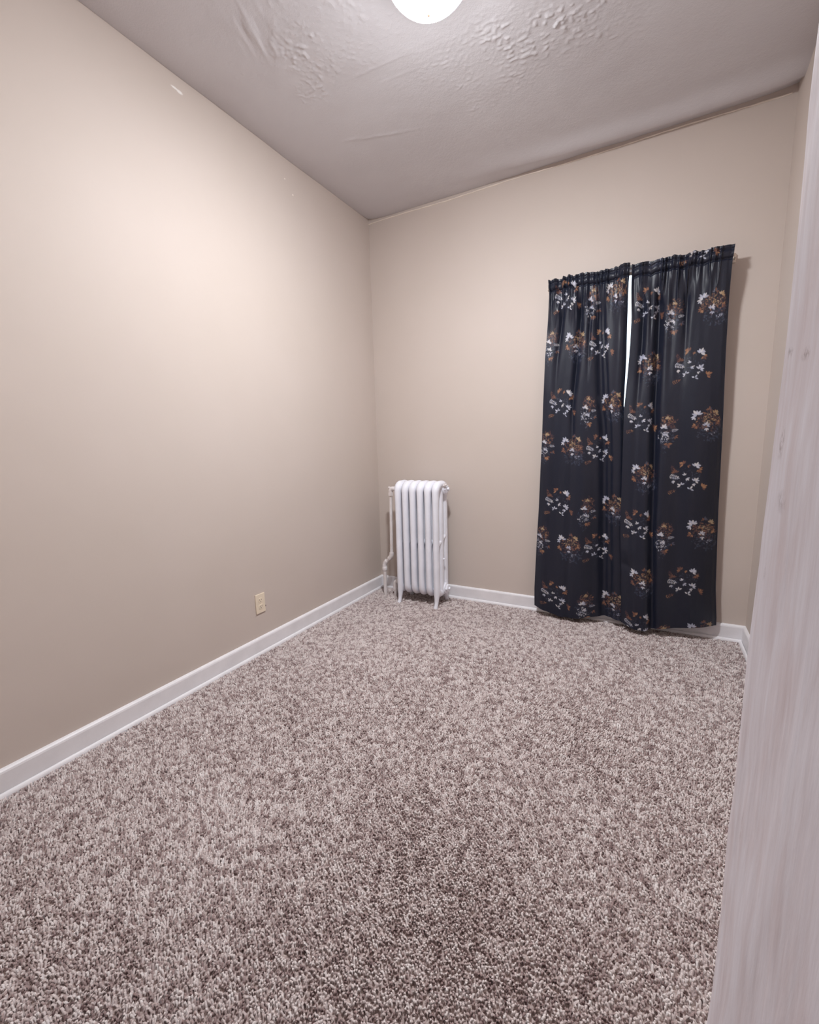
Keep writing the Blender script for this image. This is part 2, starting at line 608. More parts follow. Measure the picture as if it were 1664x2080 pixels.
for yy0, yy1 in ((FRONT_Y, FRONT_Y + 0.018), (FRONT_Y - FW - 0.018, FRONT_Y - FW)):
    adopt(box_obj('casing', (OPX1 + 0.028, OPX1 + 0.118, yy0, yy1, 0, OPZ + 0.10), M_TRIM, bevel=0.004), frame)
    adopt(box_obj('casing', (OPX0 - 0.10, OPX0 - 0.01, yy0, yy1, 0, OPZ + 0.10), M_TRIM, bevel=0.004), frame)
    adopt(box_obj('casing', (OPX0 - 0.01, OPX1 + 0.028, yy0, yy1, OPZ + 0.012, OPZ + 0.10), M_TRIM, bevel=0.004), frame)

# ------------------------------------------------------------------ window behind the curtains
win = struct(empty('window_1', ((WIN[0] + WIN[1]) / 2, 0.09, WIN[2])), 'bright window hidden behind the dark curtains')
x0, x1, z0, z1 = WIN
bm = bmesh.new()
fw = 0.035
add_box(bm, x0, x0 + fw, 0.06, 0.13, z0, z1)
add_box(bm, x1 - fw, x1, 0.06, 0.13, z0, z1)
add_box(bm, x0 + fw, x1 - fw, 0.06, 0.13, z1 - 0.012, z1)
add_box(bm, x0 + fw, x1 - fw, 0.06, 0.13, z0, z0 + fw)
adopt(obj('window_frame', bm, M_TRIM), win)
zm = 1.40
for (a, b, yy) in ((z0 + fw, zm + 0.02, 0.080), (zm - 0.02, z1 - 0.012, 0.106)):
    bm = bmesh.new()
    sw = 0.032
    tw = 0.010 if b > 2 else sw
    add_box(bm, x0 + fw, x0 + fw + sw, yy - 0.012, yy + 0.012, a, b)
    add_box(bm, x1 - fw - sw, x1 - fw, yy - 0.012, yy + 0.012, a, b)
    add_box(bm, x0 + fw + sw, x1 - fw - sw, yy - 0.012, yy + 0.012, a, a + sw)
    add_box(bm, x0 + fw + sw, x1 - fw - sw, yy - 0.012, yy + 0.012, b - tw, b)
    s = adopt(obj('sash', bm, M_TRIM), win)
    pane = box_obj('pane', (x0 + fw + sw, x1 - fw - sw, yy - 0.002, yy + 0.002, a + sw, b - tw), M_GLASS)
    pane.parent = s
    pane.matrix_parent_inverse = Matrix.Identity(4)
adopt(box_obj('window_sill', (x0 - 0.02, x1 + 0.02, -0.03, 0.06, z0 - 0.022, z0), M_TRIM, bevel=0.004), win)

# ------------------------------------------------------------------ carpet pile
rng = np.random.RandomState(7)
sp = 0.0070
ax = np.arange(0.031, ROOM_W - 0.030, sp)
ay = np.arange(FRONT_Y - 0.14, -0.031, sp)
PX, PY = np.meshgrid(ax, ay)
PX = PX + rng.uniform(-1, 1, PX.shape) * sp * 0.45
PY = PY + rng.uniform(-1, 1, PY.shape) * sp * 0.45
px, py = PX.ravel(), PY.ravel()
keep = (px > 0.03) & (px < ROOM_W - 0.03) & (py < -0.031)
keep &= ~((py < FRONT_Y + 0.02) & ((px < OPX0 + 0.005) | (px > OPX1 - 0.020)))
for fx_, fy_, fr_ in ((0.338, -0.288, 0.019), (0.6505, -0.288, 0.019), (0.338, -0.076, 0.019), (0.6505, -0.076, 0.019),
                      (0.142, -0.172, 0.018), (0.226, -0.150, 0.018)):   # pile parted round feet and pipes
    keep &= (px - fx_) ** 2 + (py - fy_) ** 2 > fr_ ** 2
px, py = px[keep], py[keep]
n = len(px)
nap = fbm(px * 1.7, py * 1.7, 71, 3)                       # pile brushed one way or the other
clump = 0.55 * vnoise(px / 0.013, py / 0.013, 72) + 0.45 * vnoise(px / 0.007, py / 0.007, 73)
tone = clump * 0.80 + rng.normal(0, 0.15, n)
h = 0.0100 + 0.0028 * clump + rng.uniform(-0.0015, 0.0015, n)
lx = rng.normal(0, 0.0022, n) + 0.0035 * nap
ly = rng.normal(0, 0.0022, n) + 0.0035 * fbm(px * 1.3 + 9, py * 1.3, 74, 2)
ang = rng.uniform(0, 2 * PI, n)
stops_t = np.array([-0.75, -0.25, 0.10, 0.45, 0.85])
stops_c = np.array([lin(116, 92, 91), lin(170, 147, 144), lin(216, 200, 197), lin(234, 222, 219), lin(240, 231, 229)])[:, :3]
colr = np.stack([np.interp(tone, stops_t, stops_c[:, k]) for k in range(3)], -1)
co = np.zeros((n, 6, 3), np.float32)
for k in range(3):
    a = ang + k * 2 * PI / 3
    co[:, k, 0] = px + 0.0040 * np.cos(a)
    co[:, k, 1] = py + 0.0040 * np.sin(a)
    co[:, k, 2] = 0.0
    a2 = a + 0.5
    co[:, 3 + k, 0] = px + lx + 0.0035 * np.cos(a2)
    co[:, 3 + k, 1] = py + ly + 0.0035 * np.sin(a2)
    co[:, 3 + k, 2] = h
base = (np.arange(n) * 6)[:, None, None]
pat = np.array([[0, 1, 4], [0, 4, 3], [1, 2, 5], [1, 5, 4], [2, 0, 3], [2, 3, 5], [3, 4, 5]])[None]
faces = (base + pat).reshape(-1, 3)
cc = np.ones((n, 6, 4), np.float32)
cc[:, :, :3] = colr[:, None, :]
carpet = raw_mesh('carpet', co.reshape(-1, 3), faces, M_YARN, None, cc.reshape(-1, 4), 'yarn', True)
tag(carpet, 'speckled brown and cream twist-pile carpet covering the floor', 'carpet', kind='stuff')

# ------------------------------------------------------------------ radiator
rad = empty('radiator', (0.494, -0.18, 0))
tag(rad, 'white cast-iron column radiator standing in the corner', 'radiator')
YF, YM, YB = -0.258, -0.182, -0.106
ZT, ZB = 0.919, 0.100
PITCH = 0.0625
X0 = 0.338


def rad_section(has_legs):
    bm = bmesh.new()
    ex, ey, ez = Vector((1, 0, 0)), Vector((0, 1, 0)), Vector((0, 0, 1))
    rc = 0.050
    path, rr = [], []

    def put(p, r):
        path.append(Vector(p)); rr.append(r)
    colr_ = (0.0222, 0.0300)
    for i in range(15):
        z = ZB + rc + (ZT - rc - ZB - rc) * i / 14
        t = max(0, (i - 12) / 2)
        put((0, YF, z), (colr_[0] + 0.004 * t, colr_[1]))
    for i, p in enumerate(arc((0, YF + rc, ZT - rc), rc, PI, PI / 2, 7, (ey, ez))[1:]):
        put(p, (0.0275 + 0.0035 * min(1, (i + 1) / 4), 0.0290))
    for i, p in enumerate(arc((0, YB - rc, ZT - rc), rc, PI / 2, 0, 7, (ey, ez))):
        put(p, (0.0310 - 0.0050 * max(0, (i - 3) / 4), 0.0290))
    for i in range(1, 15):
        z = ZT - rc - (ZT - rc - ZB - rc) * i / 14
        put((0, YB, z), colr_)
    for p in arc((0, YB - rc, ZB + rc), rc, 0, -PI / 2, 7, (ey, ez))[1:]:
        put(p, (0.0245, 0.0280))
    for p in arc((0, YF + rc, ZB + rc), rc, -PI / 2, -PI, 7, (ey, ez))[:-1]:
        put(p, (0.0245, 0.0280))
    add_tube(bm, path, rr, 16, closed=True, side=(1, 0, 0))
    # middle column
    add_tube(bm, [(0, YM, ZB + (ZT - ZB) * i / 10) for i in range(11)],
             [(0.0222, 0.0300)] * 11, 14, side=(1, 0, 0))
    # webs that tie the columns together half-way up
    add_tube(bm, [(0, YF, 0.47), (0, (YF + YM) / 2, 0.485), (0, YM, 0.50)], [0.022, 0.017, 0.022], 10)
    add_tube(bm, [(0, YB, 0.53), (0, (YB + YM) / 2, 0.515), (0, YM, 0.50)], [0.022, 0.017, 0.022], 10)
    me_o = obj('section', bm, M_RAD, None, smooth=True)
    return me_o


sec0 = rad_section(False)
secs = []
for i in range(6):
    s = sec0 if i == 0 else sec0.copy()
    if i: COL.objects.link(s)
    s.location = (X0 + i * PITCH, 0, 0)
    s.parent = rad
    s.matrix_parent_inverse = Matrix.Translation(-Vector(rad.location))
    secs.append(s)


def leg_mesh(y, sgn):
    bm = bmesh.new()
    P_ = [(0, y, 0.26), (0, y, 0.15), (0, y + sgn * 0.003, 0.10), (0, y + sgn * 0.008, 0.060),
          (0, y + sgn * 0.016, 0.028), (0, y + sgn * 0.026, 0.010), (0, y + sgn * 0.030, 0.0)]
    add_tube(bm, P_, [(0.0215, 0.0290), (0.0224, 0.0302), (0.0210, 0.0270), (0.0165, 0.0195), (0.0138, 0.0145), 0.0148, 0.0155], 12, side=(1, 0, 0))
    return bm


for xi in (X0, X0 + 5 * PITCH):
    for y, sgn in ((YF, -1), (YB, 1)):
        l = obj('leg', leg_mesh(y, sgn), M_RAD, None, smooth=True)
        l.location = (xi, 0, 0)
        adopt(l, rad)
for z in (0.885, 0.135):
    for i in range(5):
        bm = bmesh.new()
        xa = X0 + i * PITCH
        add_tube(bm, [(xa, YM, z), (xa + PITCH, YM, z)], 0.024, 14)
        adopt(obj('nipple', bm, M_RAD, None, smooth=True), rad)
XR = X0 + 5 * PITCH
# end bushings on the right face: round boss, hexagonal plug, square head
for z, y in ((0.885, -0.150), (0.125, -0.150)):
    bm = bmesh.new()
    add_tube(bm, [(XR, y, z), (XR + 0.030, y, z), (XR + 0.034, y, z)], [0.041, 0.041, 0.036], 18)
    boss = adopt(obj('boss', bm, M_RAD, None, smooth=False), rad)
    bm = bmesh.new()
    add_tube(bm, [(XR + 0.033, y, z), (XR + 0.046, y, z), (XR + 0.049, y, z)], [0.031, 0.031, 0.026], 6)
    add_tube(bm, [(XR + 0.047, y, z), (XR + 0.062, y, z)], [0.013, 0.013], 4)
    pl = adopt(obj('plug', bm, M_RAD), rad)
# small bleed valve on top right
bm = bmesh.new()
add_tube(bm, [(XR + 0.02, -0.185, 0.905), (XR + 0.045, -0.185, 0.918), (XR + 0.058, -0.185, 0.918)], [0.008, 0.008, 0.006], 10)
add_tube(bm, [(XR + 0.044, -0.185, 0.908), (XR + 0.044, -0.185, 0.936)], [0.007, 0.006], 8)
adopt(obj('bleed_valve', bm, M_PIPE, None, smooth=True), rad)
bm = bmesh.new()
add_tube(bm, [(XR + 0.022, -0.180, 0.36), (XR + 0.032, -0.180, 0.36)], [0.008, 0.006], 8)
adopt(obj('stud', bm, M_RAD, None, smooth=True), rad)

# supply pipe: angle valve, riser, offset elbows, coupling, pipe into the floor
pipe = tag(empty('heating_pipe', (0.142, -0.172, 0)),
           'off-white supply pipe with offset elbows left of the radiator', 'pipe')


def part_tube(name, pts, r, parent, mat=M_PIPE, n=14, smooth=True):
    bm = bmesh.new()
    add_tube(bm, pts, r, n)
    return adopt(obj(name, bm, mat, None, smooth=smooth), parent)


VP = Vector((0.222, -0.172, 0.878))
el = arc((VP.x + 0.022, VP.y, VP.z - 0.022), 0.022, PI / 2, PI, 6, ((1, 0, 0), (0, 0, 1)))
part_tube('valve_body', [(0.309, VP.y, 0.878)] + [(VP.x + 0.06, VP.y, 0.878)] + [tuple(p) for p in el] + [(VP.x, VP.y, 0.838)],
          [0.018, 0.018] + [0.018] * 7 + [0.017], pipe)
part_tube('valve_nut', [(VP.x, VP.y, 0.848), (VP.x, VP.y, 0.822)], [0.0205, 0.0205], pipe, n=6, smooth=False)
part_tube('valve_stem', [(VP.x - 0.002, VP.y, 0.885), (VP.x - 0.018, VP.y, 0.885)], [0.010, 0.008], pipe)
part_tube('riser', [(VP.x, VP.y, 0.84), (0.217, VP.y, 0.60), (0.212, VP.y, 0.345)], 0.0125, pipe)
E1, E2 = Vector((0.212, VP.y, 0.342)), Vector((0.143, VP.y, 0.262))
part_tube('elbow', [E1 + Vector((0, 0, 0.020)), E1 + Vector((0, 0, 0.004)), E1 + Vector((-0.008, 0, -0.014)), E1 + Vector((-0.022, 0, -0.030))],
          [0.0185, 0.0180, 0.0180, 0.0190], pipe)
part_tube('offset_pipe', [E1 + Vector((-0.012, 0, -0.020)), E2 + Vector((0.010, 0, 0.010))], 0.0130, pipe)
part_tube('elbow', [E2 + Vector((0.022, 0, 0.028)), E2 + Vector((0.008, 0, 0.012)), E2 + Vector((0, 0, -0.006)), E2 + Vector((0, 0, -0.022))],
          [0.0190, 0.0185, 0.0185, 0.0190], pipe)
part_tube('coupling', [(0.143, VP.y, 0.240), (0.143, VP.y, 0.234), (0.143, VP.y, 0.212), (0.143, VP.y, 0.206)],
          [0.019, 0.0215, 0.0215, 0.018], pipe)
part_tube('floor_pipe', [(0.143, VP.y, 0.215), (0.142, VP.y, 0.10), (0.142, VP.y, 0.0)], 0.0140, pipe)

ret = tag(empty('return_pipe', (0.226, -0.150, 0)),
          'short off-white return elbow at the foot of the radiator', 'pipe')
el = arc((0.226 + 0.022, -0.150, 0.122 - 0.022), 0.022, PI / 2, PI, 6, ((1, 0, 0), (0, 0, 1)))
part_tube('elbow', [(0.318, -0.150, 0.122), (0.262, -0.150, 0.122)] + [tuple(p) for p in el] + [(0.226, -0.150, 0.066)],
          [0.016, 0.018] + [0.018] * 7 + [0.019], ret)
part_tube('collar', [(0.226, -0.150, 0.070), (0.226, -0.150, 0.052)], 0.0205, ret, n=6, smooth=False)
part_tube('floor_pipe', [(0.226, -0.150, 0.06), (0.226, -0.150, 0.0)], 0.0135, ret)

# ------------------------------------------------------------------ outlet
OY, OZ = -1.347, 0.308
plate = empty('wall_outlet', (0.0, OY, OZ))
tag(plate, 'ivory duplex power outlet low on the left wall', 'outlet')
adopt(box_obj('cover_plate', (0.0, 0.0065, OY - 0.035, OY + 0.035, OZ - 0.0585, OZ + 0.0585), M_PLATE, bevel=0.002), plate)
for dz in (0.0195, -0.0195):
    bm = bmesh.new()
    ring = []
    for k in range(24):
        a = 2 * PI * k / 24
        ring.append((0.0165 * math.cos(a), max(-0.0135, min(0.0135, 0.0175 * math.sin(a)))))
    A = [bm.verts.new((0.0060, OY + p, OZ + dz + q)) for p, q in ring]
    B = [bm.verts.new((0.0085, OY + p * 0.97, OZ + dz + q * 0.97)) for p, q in ring]
    for k in range(24):
        bm.faces.new((A[k], A[(k + 1) % 24], B[(k + 1) % 24], B[k]))
    bm.faces.new(B)
    bm.faces.new(A[::-1])
    rc_ = adopt(obj('receptacle', bm, M_PLATE), plate)
    for (dy, w_, h_, zz_) in ((-0.0064, 0.0022, 0.0080, 0.003), (0.0064, 0.0022, 0.0068, 0.003), (0.0, 0.0046, 0.0046, -0.0075)):
        s_ = box_obj('slot', (0.0080, 0.0088, OY + dy - w_ / 2, OY + dy + w_ / 2, OZ + dz + zz_ - h_ / 2, OZ + dz + zz_ + h_ / 2), M_SLOT)
        s_.parent = rc_
        s_.matrix_parent_inverse = Matrix.Translation(-Vector(plate.location)) if False else Matrix.Identity(4)
bm = bmesh.new()
add_tube(bm, [(0.006, OY, OZ), (0.0078, OY, OZ)], [0.0034, 0.0030], 12)
adopt(obj('screw', bm, M_PLATE), plate)

# ------------------------------------------------------------------ ceiling lamp
LX, LY = 1.244, -1.492
lamp = empty('ceiling_light', (LX, LY, ROOM_H))
tag(lamp, 'lit white glass dome light fixed to the ceiling', 'ceiling light')
bm = bmesh.new()
add_lathe(bm, [(0.0, 0.02), (0.178, 0.02), (0.180, -0.012), (0.176, -0.026), (0.170, -0.030), (0.164, -0.030), (0.160, -0.020), (0.0, -0.018)],
          64, (LX, LY, ROOM_H))
adopt(obj('pan', bm, M_BRASS, None, smooth=True), lamp)
bm = bmesh.new()
pr_ = [(0.163 * math.cos(a), -0.030 - 0.150 * math.sin(a)) for a in np.linspace(0, PI / 2, 20)]
pr_[-1] = (0.0, -0.180)
add_lathe(bm, [(0.163, -0.022)] + pr_, 64, (LX, LY, ROOM_H))
adopt(obj('glass_dome', bm, M_DOME, None, smooth=True), lamp)
bm = bmesh.new()
add_lathe(bm, [(0.0, -0.176), (0.015, -0.178), (0.016, -0.182), (0.009, -0.187), (0.0075, -0.192), (0.0095, -0.197), (0.008, -0.203), (0.0035, -0.209), (0.0, -0.213)],
          20, (LX, LY, ROOM_H))
adopt(obj('finial', bm, M_BRASS, None, smooth=True), lamp)

# ------------------------------------------------------------------ curtains
ZTOP = 2.207
KZ = np.array([0.0, 0.08, 0.18, 0.29, 0.48, 0.54, 0.767, 1.0, 1.23, 1.44, 1.49, 1.72, 1.95, 1.99, 2.115, 2.21])
LLx = np.array([(0.0, 1.330), (0.079, 1.329), (0.184, 1.327), (0.48, 1.335), (0.767, 1.347), (1.044, 1.354), (1.22, 1.36), (1.439, 1.363), (1.739, 1.369), (1.986, 1.382), (2.114, 1.386), (2.25, 1.375)])
LRx = np.array([(0.0, 1.925), (0.4, 1.905), (0.7, 1.885), (1.1, 1.865), (1.35, 1.848), (1.414, 1.838), (1.687, 1.840), (1.918, 1.835), (2.07, 1.834), (2.25, 1.839)])
RLx = np.array([(0.0, 1.885), (0.055, 1.885), (0.399, 1.872), (0.663, 1.855), (1.088, 1.848), (1.396, 1.843), (1.61, 1.852), (1.764, 1.857), (1.915, 1.857), (2.067, 1.849), (2.25, 1.846)])
RRx = np.array([(0.0, 2.396), (0.107, 2.393), (0.292, 2.377), (0.537, 2.366), (0.776, 2.356), (1.009, 2.350), (1.236, 2.343), (1.491, 2.333), (1.706, 2.326), (1.95, 2.321), (2.118, 2.320), (2.25, 2.330)])


def sm(x, a, b):
    t = np.clip((x - a) / (b - a), 0, 1)
    return t * t * (3 - 2 * t)


def curtain_geometry(which, ns=250, nz=760):
    s = np.linspace(0, 1, ns)[None, :]
    t = np.linspace(0, 1, nz)[:, None]                      # 0 at the top
    zref = ZTOP - t * (ZTOP - 0.06)
    E0, E1_ = (LLx, LRx) if which == 'L' else (RLx, RRx)
    xa = np.interp(zref, E0[:, 0], E0[:, 1])
    xb = np.interp(zref, E1_[:, 0], E1_[:, 1])
    X = xa + (xb - xa) * s
    drop = ZTOP - zref                                      # metres below the top

    def valley(s0, w, amp):
        d = (s - s0) / w
        return amp * np.exp(-d * d)
    Yd = np.zeros_like(X)                                   # + towards the wall
    if which == 'L':
        hem_s = [0, 0.10, 0.30, 0.52, 0.60, 0.66, 0.78, 0.95, 1.0]
        hem_y = [-0.075, -0.105, -0.140, -0.135, -0.118, -0.095, -0.088, -0.092, -0.085]
        hem_z = [0.072, 0.058, 0.032, 0.044, 0.054, 0.056, 0.062, 0.056, 0.058]
        Yd += valley(0.66 + 0.10 * sm(drop, 0.1, 1.1), 0.055, 0.034 + 0 * drop) * (0.55 + 0.45 * sm(drop, 0, 0.4))
        Yd += valley(0.71 + 0.12 * sm(drop, 0.1, 1.0), 0.020, 0.012) * sm(drop, 0.02, 0.2)
        Yd += valley(0.43 - 0.05 * sm(drop, 0.2, 0.9), 0.035, 0.034 * (1 - 0.70 * sm(drop, 0.45, 1.2)))
        Yd += valley(0.20 - 0.05 * sm(drop, 0.1, 0.6), 0.030, 0.028 * (1 - 0.9 * sm(drop, 0.08, 0.75)))
        Yd += valley(0.55, 0.022, 0.020 * (1 - sm(drop, 0.15, 0.7)))
        Yd -= valley(0.92, 0.06, 0.018 * (1 - 0.5 * sm(drop, 0.4, 1.4)))
        Yd -= valley(0.10, 0.09, 0.010 * sm(drop, 0.3, 1.2))
        Yd -= 0.008 * np.sin(s * 14 + 1.0) * sm(drop, 0.2, 0.9) * (1 - sm(s, 0.5, 0.7))
        Yd += 0.012 * sm(s, 0.95, 1.0)
        gseed = 3
    else:
        hem_s = [0, 0.05, 0.14, 0.27, 0.40, 0.60, 0.80, 1.0]
        hem_y = [-0.110, -0.130, -0.168, -0.176, -0.155, -0.128, -0.105, -0.082]
        hem_z = [0.064, 0.058, 0.040, 0.042, 0.060, 0.078, 0.090, 0.103]
        Yd += valley(0.305 + 0.035 * sm(drop, 0.2, 1.2), 0.045, 0.046 - 0.010 * sm(drop, 0.8, 1.6))
        Yd += valley(0.13 + 0.0 * drop, 0.032, 0.026 * (1 - 0.75 * sm(drop, 0.3, 1.0)))
        Yd += valley(0.22, 0.018, 0.016 * (1 - sm(drop, 0.1, 0.55)))
        Yd += valley(0.59, 0.032, 0.030 * (1 - sm(drop, 0.05, 0.75)))
        Yd += valley(0.45, 0.03, 0.010 * (1 - sm(drop, 0.1, 0.9)))
        Yd -= 0.006 * np.sin(s * 16 + 2.2) * sm(drop, 0.3, 0.9) * sm(s, 0.4, 0.6)
        Yd += 0.020 * sm(s, 0.86, 1.0) * sm(drop, 0.3, 1.2) + 0.010 * sm(s, 0.95, 1.0)
        Yd -= 0.018 * (1 - sm(s, 0.0, 0.22)) * sm(drop, 0.6, 1.0)
        gseed = 8
    # hem shape grows in over the lower half
    w = sm(drop, 0.35, 2.0)
    hy = np.interp(s, hem_s, hem_y)
    k = np.ones(15) / 15
    hy = np.convolve(np.pad(hy[0], 7, 'edge'), k, 'valid')[None, :]
    hz = np.interp(s, hem_s, hem_z)
    hz = np.convolve(np.pad(hz[0], 7, 'edge'), k, 'valid')[None, :]
    ybase = -0.094 - (0.012 if which == 'R' else 0) * sm(drop, 0.5, 0.9)
    Yc = (ybase + Yd) * (1 - w) + (hy + Yd * 1.0) * w
    # tight gathers at the rod pocket
    fine = vnoise(s * 30 + 0 * drop, 0 * s + drop * 3 + 2, 80 + gseed) * 0.8 + vnoise(s * 15, 0 * s + drop * 2 + 5, 90 + gseed) * 0.8
    fine = fine * (0.35 + 0.65 * (1 - sm(s, 0.62, 0.80)) if which == 'R' else 1.0)
    Yc = np.where(drop < 0.3, Yc + (np.minimum(Yc, -0.092) - Yc) * (1 - sm(drop, 0.08, 0.26)), Yc)
    Yc -= 0.0300 * (1 - np.sqrt(np.abs(fine))) * (1 - sm(drop, 0.05, 0.34))
    # the pocket: cloth bulges round the rod and is stitched in above and below
    Yc += 0.006 * np.exp(-((drop - 0.020) / 0.005) ** 2) + 0.009 * np.exp(-((drop - 0.066) / 0.006) ** 2)
    Yc -= 0.006 * np.exp(-((drop - 0.043) / 0.016) ** 2)
    # small wrinkles
    Yc += 0.0022 * fbm(s * 9 + 3, drop * 3.5 + 0 * s, 95 + gseed, 2) * sm(drop, 0.1, 0.4)
    # crumpled crease low in the middle
    if which == 'R':
        Yc -= 0.010 * np.exp(-((s - 0.06) / 0.10) ** 2 - ((drop - 1.66) / 0.05) ** 2)
        Yc += 0.010 * np.exp(-((s - 0.06) / 0.10) ** 2 - ((drop - 1.76) / 0.03) ** 2)
    # heights, with a wavy ruffle on top
    ruff = (0.010 * np.abs(vnoise(s * 14, 0 * s + 1.7, 100 + gseed)) ** 0.6 + 0.006 * vnoise(s * 29, 0 * s + 4.2, 101 + gseed) - 0.005)
    if which == 'R': ruff = ruff * (1 - 0.8 * sm(s, 0.66, 0.8))
    ztop = ZTOP + ruff
    Z = ztop + (hz - ztop) * t
    Yc = np.minimum(Yc, -0.036)
    # fabric coordinate: mean arc length across
    ii = slice(nz // 6, nz, 40)
    du = np.sqrt(np.diff(X[ii], axis=1) ** 2 + np.diff(Yc[ii], axis=1) ** 2).mean(0)
    u = np.concatenate([[0], np.cumsum(du)])
    return X, Yc, Z, u, s[0]


def paint_print(U, motifs, seed):
    """the printed leaves, drawn in cloth space (u across, z up); returns sampler array"""
    res = 0.0014
    nu, nv = int(U / res) + 40, int(2.3 / res)
    base = np.array(lin(24, 27, 42)[:3])
    img = np.tile(base, (nv, nu, 1)).astype(np.float64)
    rnd = random.Random(seed)

    org = [0.0, 0.0]
    K_ = 1.12

    def leaf(cx, cz, ln, wd, ang, col_, alpha=1.0):
        cx, cz = org[0] + (cx - org[0]) * K_, org[1] + (cz - org[1]) * K_
        ln, wd = ln * K_, wd * K_
        # a pointed oval from (cx, cz) outwards
        ca, sa = math.cos(ang), math.sin(ang)
        mx, mz = cx + ca * ln / 2, cz + sa * ln / 2
        r = ln / 2 + 0.003
        i0, i1 = int((mx - r) / res), int((mx + r) / res) + 2
        j0, j1 = int((mz - r) / res), int((mz + r) / res) + 2
        i0, j0, i1, j1 = max(i0, 0), max(j0, 0), min(i1, nu), min(j1, nv)
        if i0 >= i1 or j0 >= j1: return
        uu, vv = np.meshgrid(np.arange(i0, i1) * res, np.arange(j0, j1) * res)
        a = (uu - cx) * ca + (vv - cz) * sa
        b = -(uu - cx) * sa + (vv - cz) * ca
        tt = a / ln
        half = wd / 2 * np.sin(np.clip(tt, 0, 1) * PI) ** 0.8
        d = half - np.abs(b)
        cov = np.clip(d / (res * 1.2) + 0.5, 0, 1) * ((tt > 0) & (tt < 1)) * alpha
        cc_ = np.array(col_[:3])
        img[j0:j1, i0:i1] = img[j0:j1, i0:i1] * (1 - cov[..., None]) + cc_ * cov[..., None]

    WH = [lin(190, 190, 202), lin(168, 170, 186), lin(198, 194, 196)]
    BR = [lin(138, 96, 72), lin(114, 78, 64), lin(152, 112, 84), lin(98, 68, 62)]
    GO = [lin(158, 130, 100), lin(172, 150, 122)]
    DK = [lin(66, 72, 92), lin(78, 76, 90), lin(58, 66, 86)]
    RD = [lin(86, 58, 60), lin(72, 54, 60)]

    def fan(cx, cz, size, ang, cols, nl=5, spread=2.6):
        for k in range(nl):
            a = ang + spread * (k / (nl - 1) - 0.5) + rnd.uniform(-0.12, 0.12)
            ln = size * (1.0 if k == nl // 2 else 0.82) * rnd.uniform(0.85, 1.1)
            leaf(cx + 0.002 * math.cos(a), cz + 0.002 * math.sin(a), ln, ln * 0.42, a, rnd.choice(cols), 0.95)

    def pinnate(cx, cz, size, ang, cols, pairs=4):
        for k in range(pairs):
            f = k / pairs
            bx, bz = cx + size * f * math.cos(ang), cz + size * f * math.sin(ang)
            for sg in (-1, 1):
                leaf(bx, bz, size * 0.36 * (1 - 0.3 * f), size * 0.11, ang + sg * 1.0, rnd.choice(cols), 0.9)
        leaf(cx + size * 0.8 * math.cos(ang), cz + size * 0.8 * math.sin(ang), size * 0.34, size * 0.11, ang, rnd.choice(cols), 0.9)

    def cloud(cx, cz, rx, rz, nl, cols, size, alpha=(0.5, 0.95)):
        for _ in range(nl):
            a, r = rnd.uniform(0, 2 * PI), math.sqrt(rnd.random())
            ln = size * rnd.uniform(0.6, 1.2)
            leaf(cx + rx * r * math.cos(a), cz + rz * r * math.sin(a), ln, ln * rnd.uniform(0.3, 0.5), rnd.uniform(0, 2 * PI),
                 rnd.choice(cols), rnd.uniform(*alpha))

    def bouquet(x, z):
        cloud(x + 0.022, z - 0.062, 0.062, 0.050, 110, DK, 0.013, (0.25, 0.7))
        cloud(x + 0.012, z - 0.010, 0.064, 0.046, 90, RD + BR[3:], 0.012, (0.4, 0.85))
        cloud(x + 0.010, z + 0.004, 0.056, 0.040, 70, BR, 0.011, (0.4, 0.9))
        cloud(x + 0.014, z + 0.004, 0.034, 0.024, 26, GO, 0.010, (0.5, 0.9))
        fan(x + 0.012, z + 0.046, 0.018, 1.5, [BR[1], DK[1]], 5)
        fan(x + 0.040, z + 0.030, 0.020, 0.9, GO, 5)
        fan(x - 0.040, z + 0.028, 0.026, 1.9, WH, 6, 3.4)
        fan(x - 0.050, z + 0.018, 0.018, -2.4, WH, 3, 1.6)
        fan(x + 0.000, z - 0.028, 0.020, 1.2, WH, 5, 3.0)
        fan(x + 0.004, z - 0.040, 0.016, -1.7, WH, 3, 1.6)
        fan(x - 0.044, z - 0.024, 0.020, -2.6, BR, 5)
        fan(x + 0.050, z - 0.014, 0.018, -0.5, BR, 5)
        pinnate(x + 0.022, z - 0.070, 0.030, 0.3, [WH[1], DK[1]], 4)

    def narrow(x, z):
        cloud(x - 0.010, z - 0.030, 0.038, 0.075, 90, DK, 0.012, (0.25, 0.7))
        cloud(x + 0.005, z + 0.024, 0.040, 0.044, 70, RD + BR[3:], 0.012, (0.4, 0.85))
        cloud(x + 0.004, z + 0.032, 0.032, 0.036, 44, BR, 0.011, (0.4, 0.9))
        fan(x + 0.002, z + 0.046, 0.016, 1.5, GO, 5)
        fan(x - 0.016, z + 0.000, 0.022, 1.3, WH, 5)
        cloud(x - 0.016, z - 0.046, 0.030, 0.028, 34, WH, 0.010, (0.4, 0.9))
        fan(x - 0.006, z - 0.040, 0.016, 1.2, WH, 5)
        pinnate(x + 0.022, z - 0.014, 0.026, 0.1, WH, 4)
        fan(x + 0.004, z - 0.078, 0.022, -1.4, BR, 5)
        fan(x + 0.036, z - 0.044, 0.018, -1.0, [BR[1], DK[1]], 4)
        cloud(x - 0.010, z - 0.105, 0.016, 0.020, 12, DK, 0.009, (0.2, 0.5))

